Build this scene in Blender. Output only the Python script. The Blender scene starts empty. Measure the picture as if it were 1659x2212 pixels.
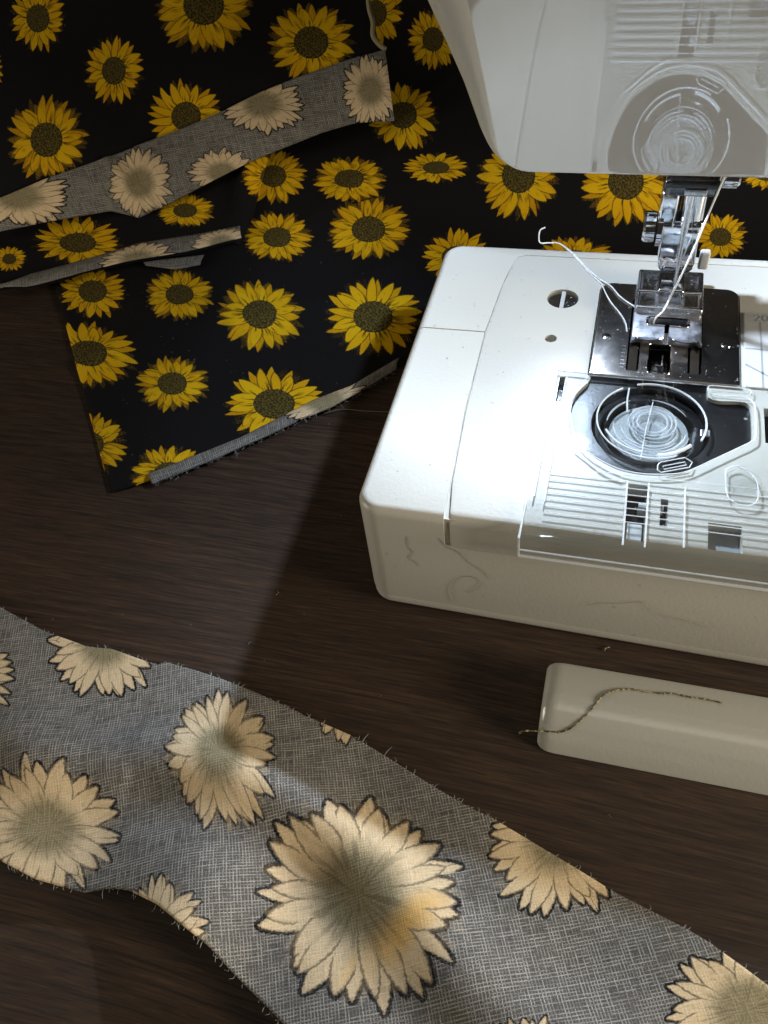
import bpy, bmesh, math, random
import numpy as np
from mathutils import Matrix, Vector

# ------------------------------------------------------------------ camera
# World: millimetres in the helpers below, metres in Blender.  X runs along the machine, Y away from the
# camera, Z up; the needle is at x = y = 0, the table top is z = 0 and the machine's bed top is z = 46.
MM = 0.001
HB = 46.0
F = 1740.4838                                  # focal length in pixels of a 1659 px wide picture
R = np.array([[0.9622569, 0.24955041, -0.10856448],
              [0.12721971, -0.76513927, -0.63117116],
              [-0.24057597, 0.59353727, -0.76800828]])
CC = np.array([829.5, 1106.0])
CAM = np.array([-17.43409, -226.35482, 217.67029])
sc = bpy.context.scene
col = sc.collection
cd = bpy.data.cameras.new('camera')
cd.sensor_fit = 'HORIZONTAL'; cd.sensor_width = 36.0; cd.lens = 36.0 * F / 1659.0
cd.clip_start = 0.005; cd.clip_end = 50.0
cam = bpy.data.objects.new('camera', cd); col.objects.link(cam)
m = Matrix.Identity(4)
for i in range(3):
    m[i][0] = R[0, i]; m[i][1] = -R[1, i]; m[i][2] = -R[2, i]; m[i][3] = CAM[i] * MM
cam.matrix_world = m
sc.camera = cam

# ------------------------------------------------------------------ light
world = bpy.data.worlds.new('World'); sc.world = world; world.use_nodes = True
bg = world.node_tree.nodes['Background']
bg.inputs[0].default_value = (1.0, 0.90, 0.74, 1); bg.inputs[1].default_value = 0.028

def area(name, loc, target, sx, sy, power, colour):
    ld = bpy.data.lights.new(name, 'AREA'); ld.shape = 'RECTANGLE'; ld.size = sx; ld.size_y = sy
    ld.energy = power; ld.color = colour
    o = bpy.data.objects.new(name, ld); col.objects.link(o)
    o.location = loc
    o.rotation_euler = (Vector(target) - Vector(loc)).to_track_quat('-Z', 'Y').to_euler()
    return o
# dim warm room light from the left, plus an added fill lamp on the right
area('room_window_light', (-0.97, -0.42, 0.21), (-0.05, -0.10, 0.03), 0.4, 0.3, 2.8, (1.0, 0.92, 0.76))
area('side_fill_light', (0.72, -0.22, 0.23), (-0.02, -0.12, 0.03), 0.25, 0.2, 7.6, (1.0, 0.90, 0.74))
# the lamp of the sewing machine itself, a small cool LED inside the open underside of the head
LAMP = (-34.4, 13.0, 104.2); LED_SPREAD = 4.2; LED_SIGN = 1.0
ld = bpy.data.lights.new('machine_led', 'POINT'); ld.energy = 0.166; ld.color = (0.65, 0.79, 1.0); ld.shadow_soft_size = 0.0028
# the LED's lens throws relatively more light sideways than straight down
ld.use_nodes = True; lt_n = ld.node_tree; em_n = lt_n.nodes['Emission']
tc_n = lt_n.nodes.new('ShaderNodeTexCoord'); sp_n = lt_n.nodes.new('ShaderNodeSeparateXYZ'); lt_n.links.new(tc_n.outputs['Normal'], sp_n.inputs[0])
def lm(op, a, b):
    nd = lt_n.nodes.new('ShaderNodeMath'); nd.operation = op
    for i, v in enumerate((a, b)):
        if isinstance(v, bpy.types.NodeSocket): lt_n.links.new(v, nd.inputs[i])
        else: nd.inputs[i].default_value = v
    return nd.outputs[0]
lt_n.links.new(lm('POWER', lm('MAXIMUM', lm('ABSOLUTE', sp_n.outputs[2], 0.0), 0.56), -LED_SPREAD), lt_n.nodes.new('ShaderNodeMapRange').inputs[0])
mr_n = [n_ for n_ in lt_n.nodes if n_.type == 'MAP_RANGE'][0]
pw_l = mr_n.inputs[0].links[0].from_socket; lt_n.links.remove(mr_n.inputs[0].links[0])
mr_n.interpolation_type = 'SMOOTHSTEP'; lt_n.links.new(lm('MULTIPLY', sp_n.outputs[1], LED_SIGN), mr_n.inputs[0])
for i, v in enumerate((0.24, 0.62, 1.0, 0.05)): mr_n.inputs[i + 1].default_value = v      # its housing holds light back from behind
lt_n.links.new(lm('MULTIPLY', pw_l, mr_n.outputs[0]), em_n.inputs['Strength'])
lo = bpy.data.objects.new('machine_led', ld); col.objects.link(lo); lo.location = [c * MM for c in LAMP]
area('room_overhead_light', (0.05, -0.42, 1.05), (0.0, -0.12, 0.0), 0.55, 0.35, 0.6, (1.0, 0.93, 0.80))
sc.view_settings.view_transform = 'Standard'; sc.view_settings.look = 'None'
sc.view_settings.exposure = 0.0; sc.view_settings.gamma = 1.0
sc.cycles.max_bounces = 10; sc.cycles.transparent_max_bounces = 24
sc.cycles.diffuse_bounces = 4; sc.cycles.glossy_bounces = 5
sc.cycles.caustics_reflective = False; sc.cycles.caustics_refractive = False
sc.cycles.sample_clamp_indirect = 4.0

# ------------------------------------------------------------------ measuring helpers
def ray(u, v):
    return R.T @ np.array([(u - CC[0]) / F, (v - CC[1]) / F, 1.0])
def un(u, v, z=0.0):                            # where a line of sight meets the level z
    r = ray(u, v); return CAM + r * ((z - CAM[2]) / r[2])
def uny(u, v, y):                               # ... or the upright plane y
    r = ray(u, v); return CAM + r * ((y - CAM[1]) / r[1])
def unsurf(u, v, zf, lift=0.0):                 # ... or a height field
    z = 5.0
    for _ in range(30):
        p = un(u, v, z); z = 0.5 * z + 0.5 * (zf(p[0], p[1]) + lift)
    return un(u, v, z)
def unplane(u, v, P0, n):
    r = ray(u, v); return CAM + r * (((P0 - CAM) @ n) / (r @ n))
def pr(P):
    q = (np.asarray(P, float) - CAM) @ R.T
    return q[..., :2] / q[..., 2:3] * F + CC
def c1(x, y): return x * .33336 + 1106, y * .33336 + 483.9
def c2(x, y): return x * .33336 + 1106, y * .33336 + 777.7
def c4(x, y): return x * .38278 + 743.1, y * .38278 + 483.9
def c5(x, y): return x * .33336 + 1106, y * .33336 + 1296.1
def c8(x, y): return (1560 + x / 3.8125) / 1.1573, (400 + y / 3.8125) / 1.1573

# ------------------------------------------------------------------ mesh helpers
class MB:
    def __init__(s): s.v = []; s.f = []
    def add(s, vs, fs):
        b = len(s.v); s.v += [tuple(map(float, p)) for p in vs]; s.f += [tuple(i + b for i in f) for f in fs]
        return s
    def box(s, x0, x1, y0, y1, z0, z1, bev=0.0):
        if bev > 0:
            return s.prism(fillet([(x0, y0), (x1, y0), (x1, y1), (x0, y1)], bev, 4), z0, z1, bev * .8, bev * .5)
        return s.add([(x0, y0, z0), (x1, y0, z0), (x1, y1, z0), (x0, y1, z0), (x0, y0, z1), (x1, y0, z1), (x1, y1, z1), (x0, y1, z1)],
                     [(3, 2, 1, 0), (4, 5, 6, 7), (0, 1, 5, 4), (1, 2, 6, 5), (2, 3, 7, 6), (3, 0, 4, 7)])
    def prism(s, poly, z0, z1, bt=0.0, bb=0.0, seg=4):
        rings = []
        if bb > 0:
            for k in range(seg + 1):
                a = math.pi / 2 * k / seg; rings.append((bb * (1 - math.sin(a)), z0 + bb * (1 - math.cos(a))))
        else: rings.append((0, z0))
        if bt > 0:
            for k in range(seg + 1):
                a = math.pi / 2 * k / seg; rings.append((bt * (1 - math.cos(a)), z1 - bt * (1 - math.sin(a))))
        else: rings.append((0, z1))
        return s.loft([[(x, y, z) for x, y in inset(poly, d)] for d, z in rings])
    def loft(s, rings, cap0=True, cap1=True, closed=True):
        n = len(rings[0]); vs = [p for r in rings for p in r]; fs = []
        for k in range(len(rings) - 1):
            for i in range(n if closed else n - 1):
                j = (i + 1) % n; fs.append((k * n + i, k * n + j, (k + 1) * n + j, (k + 1) * n + i))
        if cap0: fs.append(tuple(range(n - 1, -1, -1)))
        if cap1: fs.append(tuple((len(rings) - 1) * n + i for i in range(n)))
        return s.add(vs, fs)
    def tube(s, pts, r, n=8, closed=False):
        pts = [np.array(p, float) for p in pts]; rings = []; N = len(pts); up = None
        for i, p in enumerate(pts):
            if closed: t = pts[(i + 1) % N] - pts[i - 1]
            else: t = pts[min(i + 1, N - 1)] - pts[max(i - 1, 0)]
            t = t / (np.linalg.norm(t) + 1e-12)
            if up is None: up = np.array([0, 0, 1.]) if abs(t[2]) < .9 else np.array([1., 0, 0])
            a = np.cross(t, up); a /= np.linalg.norm(a) + 1e-12; b = np.cross(a, t); up = b
            rr = r[i] if hasattr(r, '__len__') else r
            rings.append([p + rr * (a * math.cos(2 * math.pi * k / n) + b * math.sin(2 * math.pi * k / n)) for k in range(n)])
        if closed:
            rings.append(rings[0]); return s.loft(rings, False, False)
        return s.loft(rings)
    def lathe(s, prof, cx=0, cy=0, cz=0, axis='z', n=32):
        rings = []
        for r, h in prof:
            ring = []
            for k in range(n):
                a = 2 * math.pi * k / n; p, q = r * math.cos(a), r * math.sin(a)
                ring.append((cx + p, cy + q, cz + h) if axis == 'z' else (cx + h, cy + p, cz + q) if axis == 'x' else (cx + q, cy + h, cz + p))
            rings.append(ring)
        return s.loft(rings)
    def mesh(s, name):
        me = bpy.data.meshes.new(name)
        me.from_pydata([(x * MM, y * MM, z * MM) for x, y, z in s.v], [], s.f); me.update()
        bm = bmesh.new(); bm.from_mesh(me); bmesh.ops.recalc_face_normals(bm, faces=bm.faces); bm.to_mesh(me); bm.free()
        return me
    def build(s, name, mat, parent=None, smooth=35, cut=None):
        me = s.mesh(name)
        if cut: me = boolean(me, cut)
        me.materials.clear(); me.materials.append(mat)
        if smooth:
            me.polygons.foreach_set('use_smooth', [True] * len(me.polygons)); me.set_sharp_from_angle(angle=math.radians(smooth))
        o = bpy.data.objects.new(name, me); col.objects.link(o)
        if parent: o.parent = parent
        return o

def inset(poly, d):
    if d == 0: return list(poly)
    P = np.array(poly, float); n = len(P)
    A = 0.5 * sum(P[i][0] * P[(i + 1) % n][1] - P[(i + 1) % n][0] * P[i][1] for i in range(n)); sg = 1 if A > 0 else -1
    out = []
    for i in range(n):
        e0 = P[i] - P[i - 1]; e1 = P[(i + 1) % n] - P[i]
        n0 = np.array([-e0[1], e0[0]]) / (np.hypot(*e0) + 1e-9) * sg; n1 = np.array([-e1[1], e1[0]]) / (np.hypot(*e1) + 1e-9) * sg
        b = n0 + n1; k = b @ b
        out.append(tuple(P[i] + d * 2 * b / k) if k > .3 else tuple(P[i] + d * n0))
    return out
def fillet(poly, r, n=6):
    out = []; N = len(poly)
    for i in range(N):
        p = np.array(poly[i], float); a = np.array(poly[i - 1], float); b = np.array(poly[(i + 1) % N], float)
        rr = r[i] if hasattr(r, '__len__') else r
        if rr <= 0: out.append(tuple(p)); continue
        u = (a - p) / np.linalg.norm(a - p); v = (b - p) / np.linalg.norm(b - p)
        ang = math.acos(max(-1, min(1, u @ v))); t = min(rr / math.tan(ang / 2), .49 * np.linalg.norm(a - p), .49 * np.linalg.norm(b - p))
        q = t * math.tan(ang / 2); cen = p + (u + v) / np.linalg.norm(u + v) * q / math.sin(ang / 2)
        s0 = p + u * t - cen; s1 = p + v * t - cen
        a0 = math.atan2(s0[1], s0[0]); da = (math.atan2(s1[1], s1[0]) - a0 + math.pi) % (2 * math.pi) - math.pi
        for k in range(n + 1):
            w = a0 + da * k / n; out.append((cen[0] + q * math.cos(w), cen[1] + q * math.sin(w)))
    return out
def circle(cx, cy, r, n=40, ry=None): return [(cx + r * math.cos(2 * math.pi * k / n), cy + (ry or r) * math.sin(2 * math.pi * k / n)) for k in range(n)]
def spline(pts, n=8, closed=False):
    P = [np.array(p, float) for p in pts]; out = []; N = len(P)
    for i in range(N if closed else N - 1):
        if closed: p0, p1, p2, p3 = P[i - 1], P[i], P[(i + 1) % N], P[(i + 2) % N]
        else: p0, p1, p2, p3 = P[max(i - 1, 0)], P[i], P[i + 1], P[min(i + 2, N - 1)]
        for k in range(n):
            t = k / n
            out.append(.5 * (2 * p1 + (p2 - p0) * t + (2 * p0 - 5 * p1 + 4 * p2 - p3) * t * t + (3 * p1 - p0 - 3 * p2 + p3) * t ** 3))
    if not closed: out.append(P[-1])
    return out
def boolean(me, cutters):
    o = bpy.data.objects.new('tmp', me); col.objects.link(o); tmp = []
    for cm in cutters:
        c = bpy.data.objects.new('tmpc', cm.mesh('tmpc')); col.objects.link(c); tmp.append(c)
        md = o.modifiers.new('b', 'BOOLEAN'); md.operation = 'DIFFERENCE'; md.solver = 'EXACT'; md.object = c
    dg = bpy.context.evaluated_depsgraph_get(); dg.update()
    out = bpy.data.meshes.new_from_object(o.evaluated_get(dg))
    for c in tmp + [o]: bpy.data.objects.remove(c)
    return out
def tag(o, label, cat, group=None, kind=None):
    if label: o['label'] = label
    if cat: o['category'] = cat
    if group: o['group'] = group
    if kind: o['kind'] = kind
    return o
def empty(name, loc, label, cat, group=None):
    o = bpy.data.objects.new(name, None); col.objects.link(o); o.empty_display_size = .01
    return tag(o, label, cat, group)             # stays at the origin so that the parts keep world coordinates

# ------------------------------------------------------------------ material helpers
class NT:
    def __init__(s, name):
        s.mat = bpy.data.materials.new(name); s.mat.use_nodes = True; s.t = s.mat.node_tree
        s.out = s.t.nodes['Material Output']; s.b = s.t.nodes['Principled BSDF']
    def n(s, typ, **kw):
        nd = s.t.nodes.new(typ)
        for k, v in kw.items(): setattr(nd, k, v)
        return nd
    def put(s, sock, val):
        if isinstance(val, bpy.types.NodeSocket): s.t.links.new(val, sock)
        elif isinstance(val, (tuple, list)) and sock.type == 'RGBA': sock.default_value = (*val[:3], 1)
        else: sock.default_value = val
    def m(s, op, a, b=0.0, c=None, clamp=False):
        nd = s.n('ShaderNodeMath', operation=op, use_clamp=clamp); s.put(nd.inputs[0], a); s.put(nd.inputs[1], b)
        if c is not None: s.put(nd.inputs[2], c)
        return nd.outputs[0]
    def mr(s, x, a, b, c=0.0, d=1.0, smooth=False):
        nd = s.n('ShaderNodeMapRange', interpolation_type='SMOOTHSTEP' if smooth else 'LINEAR')
        for i, v in enumerate((x, a, b, c, d)): s.put(nd.inputs[i], v)
        return nd.outputs[0]
    def mix(s, f, a, b, blend='MIX'):
        nd = s.n('ShaderNodeMix', data_type='RGBA', blend_type=blend); s.put(nd.inputs[0], f); s.put(nd.inputs[6], a); s.put(nd.inputs[7], b)
        return nd.outputs[2]
    def comb(s, x, y, z=0.0):
        nd = s.n('ShaderNodeCombineXYZ'); s.put(nd.inputs[0], x); s.put(nd.inputs[1], y); s.put(nd.inputs[2], z); return nd.outputs[0]
    def sep(s, v):
        nd = s.n('ShaderNodeSeparateXYZ'); s.put(nd.inputs[0], v); return nd.outputs
    def attr(s, name): return s.n('ShaderNodeAttribute', attribute_name=name).outputs['Vector']
    def noise(s, vec, scale=1.0, detail=2.0, rough=.5, dims='3D'):
        nd = s.n('ShaderNodeTexNoise', noise_dimensions=dims); s.put(nd.inputs['Vector'], vec); nd.inputs['Scale'].default_value = scale
        nd.inputs['Detail'].default_value = detail; nd.inputs['Roughness'].default_value = rough; return nd.outputs[0]
    def vmul(s, v, t):
        nd = s.n('ShaderNodeVectorMath', operation='MULTIPLY'); s.put(nd.inputs[0], v); nd.inputs[1].default_value = t; return nd.outputs[0]
    def vadd(s, v, w):
        nd = s.n('ShaderNodeVectorMath', operation='ADD'); s.put(nd.inputs[0], v); s.put(nd.inputs[1], w); return nd.outputs[0]
    def obj(s): return s.n('ShaderNodeTexCoord').outputs['Object']
    def white(s, vec):
        nd = s.n('ShaderNodeTexWhiteNoise', noise_dimensions='3D'); s.put(nd.inputs['Vector'], vec); return nd.outputs['Value'], nd.outputs['Color']
    def bump(s, h, strength, dist):
        nd = s.n('ShaderNodeBump'); nd.inputs['Strength'].default_value = strength; nd.inputs['Distance'].default_value = dist
        s.put(nd.inputs['Height'], h); s.put(s.b.inputs['Normal'], nd.outputs[0])
    def set(s, **kw):
        for k, v in kw.items(): s.put(s.b.inputs[k.replace('_', ' ')], v)
        return s.mat

def plastic(name, colour, rough, ior=1.5, dust=0.0, tex=.0004):
    t = NT(name); o = t.obj()
    blot = t.noise(o, 35.0, 3.0)
    c = t.mix(t.mr(blot, .3, .7), tuple(x * .965 for x in colour), colour)
    fine = t.noise(o, 900.0, 2.0)
    if dust:
        sp = t.noise(o, 420.0, 1.0); c = t.mix(t.m('MULTIPLY', t.mr(sp, .74, .80), dust), c, (.35, .33, .30))
    if tex: t.bump(fine, .12, tex)
    return t.set(Base_Color=c, Roughness=t.mr(blot, .3, .7, rough * .9, rough * 1.12), IOR=ior)
def metal(name, colour, rough, dust=0.0, var=1.0):
    t = NT(name); o = t.obj()
    sm = t.noise(o, 160.0, 4.0, .65)
    c = t.mix(t.mr(sm, .35, .7), colour, tuple(x * (1 - .28 * var) for x in colour))
    rr = t.mr(sm, .3, .75, rough * (1 - .4 * var), rough * (1 + var)); met = 1.0
    if dust:
        sp = t.noise(o, 1100.0, 2.0, .6); zone = t.noise(o, 90.0, 2.0)
        d = t.m('MULTIPLY', t.mr(sp, .66, .72), t.mr(zone, .45, .62)); d = t.m('MULTIPLY', d, dust)
        c = t.mix(d, c, (.75, .76, .78)); met = t.m('SUBTRACT', 1.0, d)
    return t.set(Base_Color=c, Roughness=rr, Metallic=met)

M = {}
M['ivory'] = plastic('ivory_plastic', (.59, .565, .495), .30, 1.5, .5)
M['face'] = plastic('glossy_head_plastic', (.44, .44, .43), .02, 2.4, 0, 0)
M['bar'] = plastic('glossy_ivory_plastic', (.52, .51, .45), .22, 1.85, .4)
M['white'] = plastic('white_plastic', (.55, .55, .53), .3)
M['grey'] = plastic('grey_plastic', (.30, .32, .33), .4)
M['black'] = plastic('black_plastic', (.012, .012, .013), .16, 1.5)
M['well'] = plastic('dusty_black_plastic', (.010, .010, .011), .38, 1.5, 1.0)
M['dark'] = plastic('dark_inner_plastic', (.022, .020, .018), .6)
M['chrome'] = metal('chrome', (.80, .81, .83), .08, .25)
M['plate'] = metal('polished_needle_plate', (.58, .55, .52), .19, 1.0, .22)
M['foot'] = metal('satin_chrome_foot', (.80, .81, .84), .22, .2)
M['sole'] = metal('satin_sole', (.62, .63, .68), .36, .15)
M['gunmetal'] = metal('dark_polished_metal', (.13, .13, .135), .10, .1)
M['steel'] = metal('brushed_steel', (.62, .63, .65), .22)
def clear(name, glint_white, rough, tint):
    t = NT(name); t.t.nodes.remove(t.b)
    tr = t.n('ShaderNodeBsdfTransparent'); tr.inputs[0].default_value = (*tint, 1)
    gl = t.n('ShaderNodeBsdfGlossy'); gl.inputs['Roughness'].default_value = rough
    geo = t.n('ShaderNodeNewGeometry'); fr = t.n('ShaderNodeFresnel')
    t.put(fr.inputs['IOR'], t.mr(geo.outputs['Backfacing'], 0, 1, 1.49, 1 / 1.49))    # rays are not bent, so no total reflection inside
    mx = t.n('ShaderNodeMixShader'); t.put(mx.inputs[0], fr.outputs[0]); t.put(mx.inputs[1], tr.outputs[0]); t.put(mx.inputs[2], gl.outputs[0])
    last = mx
    if glint_white:
        df = t.n('ShaderNodeBsdfDiffuse'); df.inputs[0].default_value = (.93, .95, .97, 1)
        m2 = t.n('ShaderNodeMixShader'); m2.inputs[0].default_value = glint_white; t.put(m2.inputs[1], mx.outputs[0]); t.put(m2.inputs[2], df.outputs[0]); last = m2
    t.put(t.out.inputs[0], last.outputs[0]); return t.mat
M['clear'] = clear('clear_plastic', 0.0, .03, (.975, .985, .985))
M['glint_white'] = clear('clear_plastic_moulded_edge', .42, .12, (.95, .97, .98))  # white mixed into the colour in place of light refracted at edges
def thread_mat(name, colour, tw=1400):
    t = NT(name); o = t.obj(); n_ = t.noise(o, tw, 2.0)
    return t.set(Base_Color=t.mix(t.mr(n_, .3, .7), tuple(x * .7 for x in colour), colour), Roughness=.75)
M['thread'] = thread_mat('white_thread', (.93, .94, .93))
t = NT('gold_and_black_thread'); o = t.obj(); w = t.noise(o, 1500, 2.0)
M['gold'] = t.set(Base_Color=t.mix(t.mr(w, .48, .56), (.07, .058, .03), (.42, .34, .15)), Roughness=.6)
M['wound'] = thread_mat('wound_grey_white_thread', (.62, .63, .63))
M['hair'] = thread_mat('dust_fibre', (.20, .17, .12))

# dark wood-grain laminate, the grain runs along X
t = NT('dark_wood'); o = t.obj()
warp = t.noise(t.vmul(o, (6.0, 14.0, 1.0)), 1.0, 2.0)
ow = t.vadd(o, t.comb(0.0, t.m('MULTIPLY', t.m('SUBTRACT', warp, .5), .012)))
g1 = t.noise(t.vmul(ow, (22.0, 560.0, 1.0)), 1.0, 5.0, .62)
g2 = t.noise(t.vmul(ow, (75.0, 1500.0, 1.0)), 1.0, 3.0, .6)
g3 = t.noise(t.vmul(ow, (4.0, 60.0, 1.0)), 1.0, 3.0, .5)
base = t.mix(t.mr(g1, .30, .70), (.017, .0088, .0050), (.078, .043, .0242))
base = t.mix(t.mr(g3, .35, .7, 0, .6), base, (.026, .0145, .0086))
base = t.mix(t.m('MULTIPLY', t.mr(g2, .52, .62), .6), base, (.006, .0035, .0025))
base = t.mix(t.m('MULTIPLY', t.mr(g2, .44, .34), .30), base, (.12, .074, .046))
t.bump(t.m('ADD', t.m('MULTIPLY', g2, .7), g1), .35, .00025)
M['wood'] = t.set(Base_Color=base, Roughness=t.mr(g2, .3, .7, .48, .70), IOR=1.45)

def cloth_material(name, front):
    """Printed sunflower cotton.  'flower' holds each face's position within its nearest printed flower (radius 1),
    'seed' that flower's number, 'cloth' the place on the cloth in millimetres."""
    t = NT(name); fl = t.attr('flower'); cl = t.attr('cloth'); seed = t.sep(t.attr('seed'))[0]
    jit = t.noise(cl, 1.3, 2.0, .6); jit2 = t.noise(t.vadd(cl, (37.0, 11.0, 3.0)), 1.3, 2.0, .6)
    amp = .032 if front else .045
    fx, fy, _ = t.sep(fl)
    fx = t.m('ADD', fx, t.m('MULTIPLY', t.m('SUBTRACT', jit, .5), amp)); fy = t.m('ADD', fy, t.m('MULTIPLY', t.m('SUBTRACT', jit2, .5), amp))
    r = t.m('SQRT', t.m('ADD', t.m('MULTIPLY', fx, fx), t.m('MULTIPLY', fy, fy)))
    ang = t.m('DIVIDE', t.m('ARCTAN2', fy, fx), 2 * math.pi)
    NP = 14 if front else 18
    def petal(layer, lo, hi, W, extra=0.0):
        tt = t.m('ADD', t.m('MULTIPLY', ang, NP), t.m('ADD', t.m('MULTIPLY', seed, 7.31), layer * .5))
        idn = t.m('FLOOR', tt); fr = t.m('SUBTRACT', t.m('SUBTRACT', tt, idn), .5)
        idm = t.m('FLOORED_MODULO', idn, NP)
        h, hc = t.white(t.comb(idm, t.m('MULTIPLY', seed, 3.7), layer * 5.3 + 1.1)); h2, h3, h4 = t.sep(hc)
        L = t.m('ADD', t.m('MULTIPLY', h, hi - lo), lo + extra)
        q = t.m('DIVIDE', t.m('SUBTRACT', r, .34), t.m('SUBTRACT', L, .34), clamp=False)
        qc = t.m('MINIMUM', t.m('MAXIMUM', q, 0.0), 1.0)
        bend = t.m('MULTIPLY', t.m('MULTIPLY', t.m('SUBTRACT', h2, .5), .75), qc)
        fr = t.m('ADD', t.m('ADD', fr, bend), t.m('MULTIPLY', t.m('SUBTRACT', h4, .5), .22))
        arc = t.m('MULTIPLY', t.m('MULTIPLY', t.m('ABSOLUTE', fr), 2 * math.pi / NP), r)
        w = t.m('MULTIPLY', t.m('POWER', t.m('SUBTRACT', 1.0, qc), .78), t.m('ADD', .62, t.m('MULTIPLY', qc, 1.25)))
        w = t.m('MULTIPLY', w, t.m('MULTIPLY', t.m('ADD', .82, t.m('MULTIPLY', h3, .35)), W))
        w = t.m('ADD', w, t.m('MULTIPLY', extra, t.m('LESS_THAN', q, 1.0)) if extra else 0.0)
        d = t.m('SUBTRACT', w, arc)                                     # > 0 inside the petal
        return d, h3, t.m('MULTIPLY', fr, 1.0), qc
    dA, hA, fA, qA = petal(0, .80, 1.0, .168 if front else .146)
    dB, hB, fB, qB = petal(1, .84, 1.03, .130)
    line = t.mr(dA, .012, .026); lineB = t.mr(dB, .006, .018)
    inA = t.m('GREATER_THAN', dA, 0.0); inB = t.m('GREATER_THAN', dB, 0.0)
    ringn = t.noise(t.comb(t.m('MULTIPLY', ang, 60.0), t.m('MULTIPLY', r, 3.0), seed), 1.0, 2.0)
    streak = t.m('MULTIPLY', t.mr(ringn, .52, .60), t.mr(r, .66, .42))
    wv = t.noise(cl, 3.2, 2.0, .6)
    if front:
        gold = t.mix(hA, (.78, .42, .004), (.87, .53, .007)); goldB = t.mix(hB, (.66, .32, .003), (.76, .41, .005))
        brown = (.11, .05, .006)
        c = t.mix(inB, t.mix(t.mr(wv, .3, .7), (.0035, .0032, .0034), (.0150, .0138, .0142)), t.mix(lineB, (.016, .010, .004), goldB))
        c = t.mix(inA, c, t.mix(line, brown, gold))
        c = t.mix(t.m('MULTIPLY', streak, t.m('MAXIMUM', inA, inB)), c, (.10, .055, .006))
        sp = t.noise(t.vmul(fl, (1., 1., 1.)), 22.0, 2.0, .7)
        core = t.mix(t.mr(sp, .47, .56), (.040, .029, .008), (.15, .110, .024))
        cr = t.m('ADD', .385, t.m('MULTIPLY', t.m('SUBTRACT', ringn, .5), .07))
        c = t.mix(t.m('LESS_THAN', r, cr), c, core)
        c = t.mix(t.mr(wv, .35, .75, 0, .25), c, t.mix(.5, c, (.01, .008, .006)))
        # woven relief
        a = t.noise(t.vmul(cl, (.5, 3.2, 1)), 1.0, 1.0); b = t.noise(t.vmul(cl, (3.2, .5, 1)), 1.0, 1.0)
        t.bump(t.m('ADD', a, b), .5, .0002)
        return t.set(Base_Color=c, Roughness=.9, Specular_IOR_Level=.12)
    # wrong side of the cloth: pale threads through the print
    dA2, *_ = petal(0, .80, 1.0, .146, .026); dB2, *_ = petal(1, .84, 1.03, .130, .026)
    rim = t.m('MAXIMUM', t.m('GREATER_THAN', dA2, 0.0), t.m('GREATER_THAN', dB2, 0.0))
    inU = t.m('MAXIMUM', inA, inB)
    a = t.noise(t.vmul(cl, (.13, 2.6, 1)), 1.0, 3.0, .7); b = t.noise(t.vmul(cl, (2.6, .13, 1)), 1.0, 3.0, .7)
    big = t.noise(cl, .12, 3.0, .6)
    grit = t.noise(cl, 3.4, 1.0)
    cu, cv, _ = t.sep(cl)
    def yarn(co, other, n_):      # evenly spaced yarns of uneven thickness
        ph = t.m('ADD', t.m('MULTIPLY', co, 2 * math.pi / .78), t.m('MULTIPLY', t.noise(t.comb(t.m('MULTIPLY', co, .25), t.m('MULTIPLY', other, .05), n_), 1.0, 2.0), 5.0))
        return t.m('ADD', t.m('MULTIPLY', t.m('SINE', ph), .5), .5)
    yu = yarn(cu, cv, 1.7); yv = yarn(cv, cu, 8.3)
    wv2 = t.m('MAXIMUM', t.m('MULTIPLY', t.mr(yv, .55, .85), t.mr(a, .40, .58)), t.m('MULTIPLY', t.mr(yu, .55, .85), t.mr(b, .40, .58)))
    wv2 = t.m('MULTIPLY', wv2, t.mr(grit, .35, .55, .45, 1.0))
    dk = t.m('MAXIMUM', t.m('MULTIPLY', t.mr(a, .46, .38), t.mr(b, .50, .40)), t.mr(grit, .42, .32))
    grey = t.mix(t.m('MULTIPLY', wv2, .9), (.122, .112, .100), (.53, .50, .44)); grey = t.mix(t.m('MULTIPLY', dk, .75), grey, (.046, .044, .043))
    grey = t.mix(t.mr(big, .35, .65, 0, .35), grey, t.mix(.5, grey, (.05, .05, .055)))
    cream = t.mix(t.m('MULTIPLY', wv2, .6), (.75, .56, .33), (.86, .74, .52)); cream = t.mix(t.m('MULTIPLY', dk, .5), cream, (.34, .22, .11))
    vein = t.m('MULTIPLY', t.mr(t.m('ABSOLUTE', fA), .035, .015), inA)
    lines = t.m('MAXIMUM', t.m('SUBTRACT', 1.0, line), 0.0)
    cream = t.mix(t.m('MULTIPLY', t.m('MULTIPLY', lines, t.m('GREATER_THAN', dA, -.004)), .75), cream, (.07, .052, .035))
    cream = t.mix(t.m('MULTIPLY', t.m('MULTIPLY', t.m('SUBTRACT', 1.0, lineB), t.m('LESS_THAN', dA, 0.0)), .55), cream, (.08, .06, .04))
    dx_ = t.m('SUBTRACT', fx, .40); dy_ = t.m('ADD', fy, .27)          # one petal of the large flower, tinted orange
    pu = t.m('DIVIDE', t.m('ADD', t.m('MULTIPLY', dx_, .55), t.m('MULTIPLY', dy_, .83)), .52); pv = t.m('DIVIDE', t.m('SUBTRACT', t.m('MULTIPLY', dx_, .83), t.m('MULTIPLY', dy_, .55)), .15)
    orange_tint = t.mr(t.m('ADD', t.m('MULTIPLY', pu, pu), t.m('MULTIPLY', pv, pv)), 1.9, .1); orange_tint = t.m('MULTIPLY', orange_tint, t.m('LESS_THAN', t.m('ABSOLUTE', t.m('SUBTRACT', seed, 50.61)), .1))
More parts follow.
